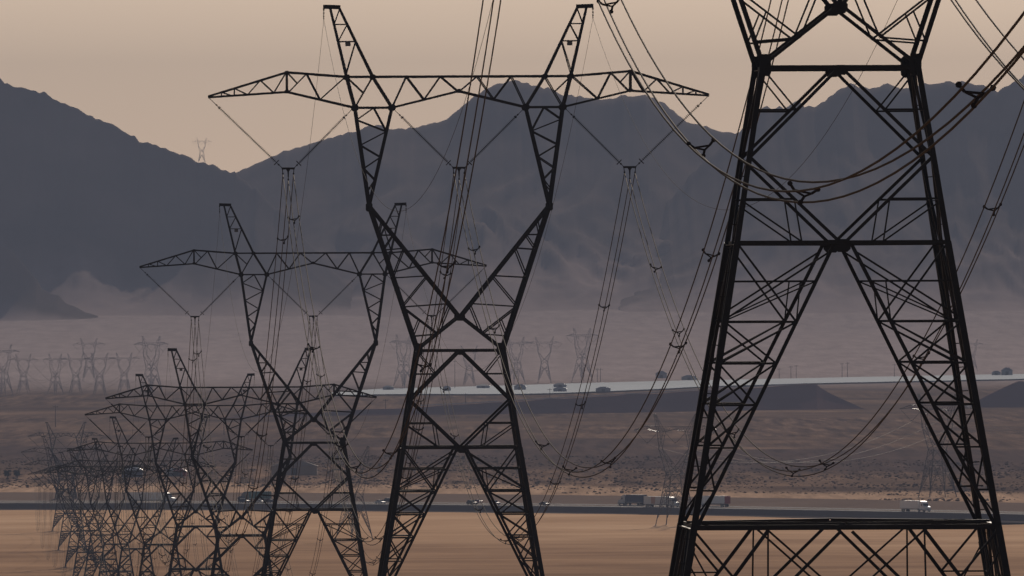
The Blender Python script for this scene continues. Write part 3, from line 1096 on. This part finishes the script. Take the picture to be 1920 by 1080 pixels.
def shed(x, yb, Y, w, h, label, wall='roof', roof='roof', group='sheds on the lake bed', depth=6.0, lift=1.1):
    b_ = at(x, yb, Y)
    g = ground_z(b_.x, Y) + lift
    root = empty('shed', (b_.x, Y, g - 0.05))
    mb = MB()
    mb.box(-w / 2, w / 2, -depth / 2, depth / 2, 0, h * 0.62)
    mb.build('wall', wall, root)
    mb = MB()
    e = 0.4
    mb.add([(-w / 2 - e, -depth / 2 - e, h * 0.62), (w / 2 + e, -depth / 2 - e, h * 0.62), (w / 2 + e, depth / 2 + e, h * 0.62), (-w / 2 - e, depth / 2 + e, h * 0.62),
            (-w / 6, 0, h), (w / 6, 0, h)],
           [(0, 1, 5, 4), (2, 3, 4, 5), (1, 2, 5), (3, 0, 4), (3, 2, 1, 0)])
    mb.build('roof', roof, root)
    mb = MB()
    mb.box(-1.3, 1.3, -depth / 2 - 0.06, -depth / 2 - 0.01, 0, h * 0.5)
    mb.build('door', 'dark', root)
    return tag(root, label, 'shed', group)
for x, yb, Y, w, h in ((1050, 739, 11900, 10, 3.4), (1131, 738, 11900, 11, 3.6), (1050, 729, 12250, 10, 3.2), (975, 735, 12050, 9, 4.2), (906, 731, 12200, 10, 3.0),
                       (838, 737, 12000, 6, 3.8), (728, 735.5, 12100, 8, 3.2), (1292, 717, 12700, 12, 4.0), (1240, 716, 12800, 9, 6.0), (1888, 708, 12900, 9, 6.0), (1868, 709, 12900, 7, 3.5)):
    shed(x, yb, Y, w, h, 'tall dark hut standing on the far edge of the pale lake bed' if h >= 6 else 'low dark shed standing out on the pale lake bed', group='tall huts by the lake bed' if h >= 6 else 'sheds on the lake bed')
shed(552, 890, 7000, 20, 6.5, 'plain tan building behind the waist of the fourth pylon', 'tan_wall', 'tan_wall', None, 10, 0)
shed(248, 893, 6950, 9, 5.0, 'white roofed building among dark pylons', 'blue', 'white', None, 9, 0)
shed(322, 893, 6980, 6, 3.6, 'small white building beside a red one', 'white', 'white', None, 6, 0)
shed(337, 893, 6980, 6, 3.6, 'small dark red building beside a white one', 'red', 'red', None, 6, 0)

def tree(x, yb, Y, h, w, label):
    b_ = at(x, yb, Y)
    g = ground_z(b_.x, Y)
    root = empty('tree', (b_.x, Y, g))
    mb = MB()
    mb.tube([(0, 0, -0.4), (0.1, 0, h * 0.3), (0.2, 0, h * 0.7)], [0.28, 0.2, 0.08], 7)
    for k in range(5):
        a = k * 1.26
        mb.tube([(0.1, 0, h * (0.25 + 0.06 * k)), (w * 0.3 * math.cos(a), w * 0.3 * math.sin(a), h * (0.5 + 0.08 * k))], [0.1, 0.03], 5)
    mb.build('trunk', 'bark', root)
    mb = MB()
    r = random.Random(int(x))
    lobes = [(Vector((r.uniform(-0.3, 0.3) * w, r.uniform(-0.3, 0.3) * w, h * r.uniform(0.4, 0.82))), r.uniform(0.16, 0.26) * w) for _ in range(12)]
    for c, rad in lobes:
        for _ in range(75):
            d = Vector((r.gauss(0, 1), r.gauss(0, 1), r.gauss(0, 0.8))).normalized() * rad * r.uniform(0.55, 1.12)
            s = r.uniform(0.14, 0.32)
            u = Vector((r.gauss(0, 1), r.gauss(0, 1), r.gauss(0, 1))).normalized()
            v_ = u.orthogonal().normalized()
            q = c + d
            mb.add([q - u * s, q + v_ * s * 0.6, q + u * s, q - v_ * s * 0.6], [(0, 1, 2, 3)])
    mb.build('crown', 'tree_leaf', root)
    return tag(root, label, 'tree', 'pair of trees left of the pylons')
tree(14, 901, 6880, 4.4, 3.4, 'round dark tree, the larger of a pair on the scrub flat')
tree(32, 899, 6920, 3.8, 3.0, 'round dark tree, the smaller of a pair on the scrub flat')

# ------------------------------------------------------------------ vehicles
def wheel(mbx, x, y, z, r, w):
    mbx.tube([(x, y - w / 2, z), (x, y + w / 2, z)], r, 14)
def wheel_obj(root, x, y, r=0.5, w=0.3):
    mb = MB()
    wheel(mb, x, y, r, r, w)
    o = mb.build('wheel', 'rubber', root)
    mb = MB()
    s = 1 if y > 0 else -1
    mb.tube([(x, y + s * (w / 2 - 0.03), r), (x, y + s * (w / 2 + 0.012), r)], r * 0.55, 10)
    mb.build('rim', 'chrome', o)

def road_place(x_px, t):
    """point on the road at pixel column x_px, t metres behind its near edge, and the travel heading to the right"""
    X = 0.0
    for _ in range(30):
        Y = road_y(X) + t
        X = (x_px - TH * 410 - 960) * Y / F
    q = min(200, max(-200, X))
    sl = -1.18 - 0.0048 * q
    return Vector((X, road_y(X) + t, -0.6)), math.atan2(sl, 1.0)

def truck(x_px, t, label, box_mat, cab_mat, forward=True, length=14.0, patch=None, rear=None, group='trucks on the highway'):
    p, h = road_place(x_px, t)
    root = empty('semi_truck', p, h if forward else h + math.pi)
    L = length
    # trailer from x = -L/2-3 to L/2-3, cab in front
    x0, x1 = -L / 2 - 2.6, L / 2 - 2.6
    mb = MB()
    mb.box(x0, x1, -1.28, 1.28, 1.15, 4.05)
    tr = mb.build('trailer', box_mat, root)
    mb = MB()
    mb.box(x0 - 0.012, x0 + 0.1, -1.3, 1.3, 1.1, 4.07)
    mb.build('rear_door', rear or box_mat, tr)
    mb = MB()
    for s in (-1, 1):
        mb.box(x0 + 0.1, x1, s * 1.285 - 0.02, s * 1.285 + 0.02, 1.1, 1.25)
        mb.box(x0 + 0.1, x1, s * 1.285 - 0.02, s * 1.285 + 0.02, 3.97, 4.08)
    mb.build('trailer_rail', 'silver', tr)
    if patch:
        mb = MB()
        for s in (-1, 1):
            mb.box(x0 + L * 0.34, x0 + L * 0.52, s * 1.30 - 0.01, s * 1.30 + 0.01, 1.3, 3.9)
        mb.build('side_panel', patch, tr)
    mb = MB()
    mb.box(x0 + 0.3, x1 + 5.6, -0.45, 0.45, 0.75, 1.05)
    mb.build('chassis', 'dark', root)
    mb = MB()
    c0 = x1 + 0.9
    mb.prism([(c0, 1.0), (c0 + 4.6, 0.75), (c0 + 4.75, 1.15), (c0 + 4.55, 1.85), (c0 + 3.1, 2.15), (c0 + 2.6, 3.05), (c0 + 1.9, 3.75), (c0 + 0.7, 4.0), (c0, 4.0)], -1.2, 1.2)
    cab = mb.build('cab', cab_mat, root)
    mb = MB()
    mb.add([(c0 + 3.09, -1.05, 2.2), (c0 + 3.09, 1.05, 2.2), (c0 + 2.64, 1.05, 3.02), (c0 + 2.64, -1.05, 3.02)], [(0, 1, 2, 3)])
    for v_ in range(4):
        x_, y_, z_ = mb.v[v_]
        mb.v[v_] = (x_ + 0.03, y_, z_ + 0.02)
    mb.build('windscreen', 'glass', cab)
    for s in (-1, 1):
        mb = MB()
        mb.box(c0 + 1.5, c0 + 2.45, s * 1.215 - 0.012, s * 1.215 + 0.012, 2.15, 2.9)
        mb.build('side_window', 'glass', cab)
        mb = MB()
        mb.box(c0 + 4.5, c0 + 4.78, s * 0.95 - 0.22, s * 0.95 + 0.22, 1.2, 1.5)
        mb.build('headlight', 'chrome', cab)
        mb = MB()
        mb.tube([(c0 + 0.2, s * 1.25, 1.2), (c0 + 0.2, s * 1.25, 4.2)], 0.08, 8)
        mb.build('exhaust_stack', 'chrome', cab)
        mb = MB()
        mb.tube([(c0 + 0.4, s * 1.0, 0.85), (c0 + 2.2, s * 1.0, 0.85)], 0.32, 10)
        mb.build('fuel_tank', 'silver', cab)
        for wx in (x0 + 1.4, x0 + 2.7, c0 - 0.4, c0 + 0.85 - 2.4 + 1.2, c0 + 3.7):
            wheel_obj(root, wx, s * 1.02, 0.5, 0.34)
    mb = MB()
    mb.box(c0 + 4.62, c0 + 4.9, -1.22, 1.22, 0.45, 0.85)
    mb.build('bumper', 'chrome', cab)
    return tag(root, label, 'truck', group)

def car(x_px, t, label, paint, forward=True, tall=False, group='cars on the highway'):
    p, h = road_place(x_px, t)
    root = empty('car', p, h if forward else h + math.pi)
    k = 0.28 if tall else 0.0
    mb = MB()
    mb.prism([(-2.3, 0.35), (2.25, 0.35), (2.35, 0.6), (2.2, 0.82 + k * 0.5), (1.0, 0.98 + k * 0.5), (-1.9, 1.02 + k * 0.5), (-2.3, 0.95 + k * 0.5)], -0.92, 0.92)
    body = mb.build('body', paint, root)
    mb = MB()
    z0, z1 = 0.98 + k * 0.5, 1.46 + k
    b0, b1, t0, t1 = -2.0 if tall else -1.7, 1.05, -1.75 if tall else -1.0, 0.35
    mb.add([(b0, -0.86, z0), (b1, -0.86, z0), (b1, 0.86, z0), (b0, 0.86, z0), (t0, -0.7, z1), (t1, -0.7, z1), (t1, 0.7, z1), (t0, 0.7, z1)],
           [(0, 1, 5, 4), (1, 2, 6, 5), (2, 3, 7, 6), (3, 0, 4, 7)])
    mb.build('windows', 'glass', body)
    mb = MB()
    mb.box(t0 - 0.03, t1 + 0.03, -0.72, 0.72, z1, z1 + 0.05)
    mb.build('roof', paint, body)
    for s in (-1, 1):
        mb = MB()
        mb.box(2.22, 2.38, s * 0.68 - 0.16, s * 0.68 + 0.16, 0.6, 0.78)
        mb.build('headlight', 'chrome', body)
        for wx in (-1.4, 1.45):
            wheel_obj(root, wx, s * 0.82, 0.34, 0.22)
    return tag(root, label, 'car', group)

truck(1716, 9, 'white box truck driving alone on the highway past a pale pylon', 'white', 'white', True, 13.5)
truck(1240, 9, 'pale trailer truck with a faded orange panel on its side', 'offwhite', 'offwhite', True, 14.5, 'orange')
truck(1338, 52, 'white trailer truck with a dark red rear end', 'white', 'white', False, 14.0, None, 'red')
truck(1186, 52, 'dark blue trailer truck passing behind the pale trailer truck', 'blue', 'silver', False, 10.0)
truck(284, 9, 'long white trailer truck half hidden by the cluster of pylons', 'white', 'offwhite', True, 15.0)
truck(478, 52, 'teal trailer truck behind the leg of the third pylon', 'green', 'blue', False, 9.0)
car(713, 9, 'white car followed closely by a dark van', 'white', True)
car(726, 52, 'dark tall van just behind the white car', 'dark', False, True)
car(458, 9, 'dark blue car ahead of the teal trailer truck', 'blue', True, True)
car(487, 9, 'silver car driving in front of the teal trailer truck', 'silver', True)
car(510, 9, 'small dark car by the leg of the third pylon', 'dark', True)
car(885, 9, 'dark van driving behind the cables right of the second pylon', 'dark', True, True)
car(895, 52, 'small red car beside the dark van', 'red', False)
car(928, 9, 'silver car seen between the legs of the second pylon', 'silver', True, True)
car(1021, 9, 'dark blue car right of the legs of the second pylon', 'blue', True)

# ------------------------------------------------------------------ air
mb = MB()
mb.box(-3600, 3600, -700, 21600, -12, 400)
hz = mb.build('haze', None, kind='stuff')
tag(hz, 'thin dusty haze filling the whole valley up to the mountains', 'haze')
hm = bpy.data.materials.new('haze')
hm.use_nodes = True
hn = hm.node_tree
for n_ in list(hn.nodes):
    hn.nodes.remove(n_)
out = hn.nodes.new('ShaderNodeOutputMaterial')
pv = hn.nodes.new('ShaderNodeVolumePrincipled')
pv.inputs['Color'].default_value = (0.49, 0.55, 0.71, 1)
pv.inputs['Density'].default_value = 6.5e-5
pv.inputs['Anisotropy'].default_value = -0.4
hn.links.new(pv.outputs['Volume'], out.inputs['Volume'])
hz.data.materials.append(hm)
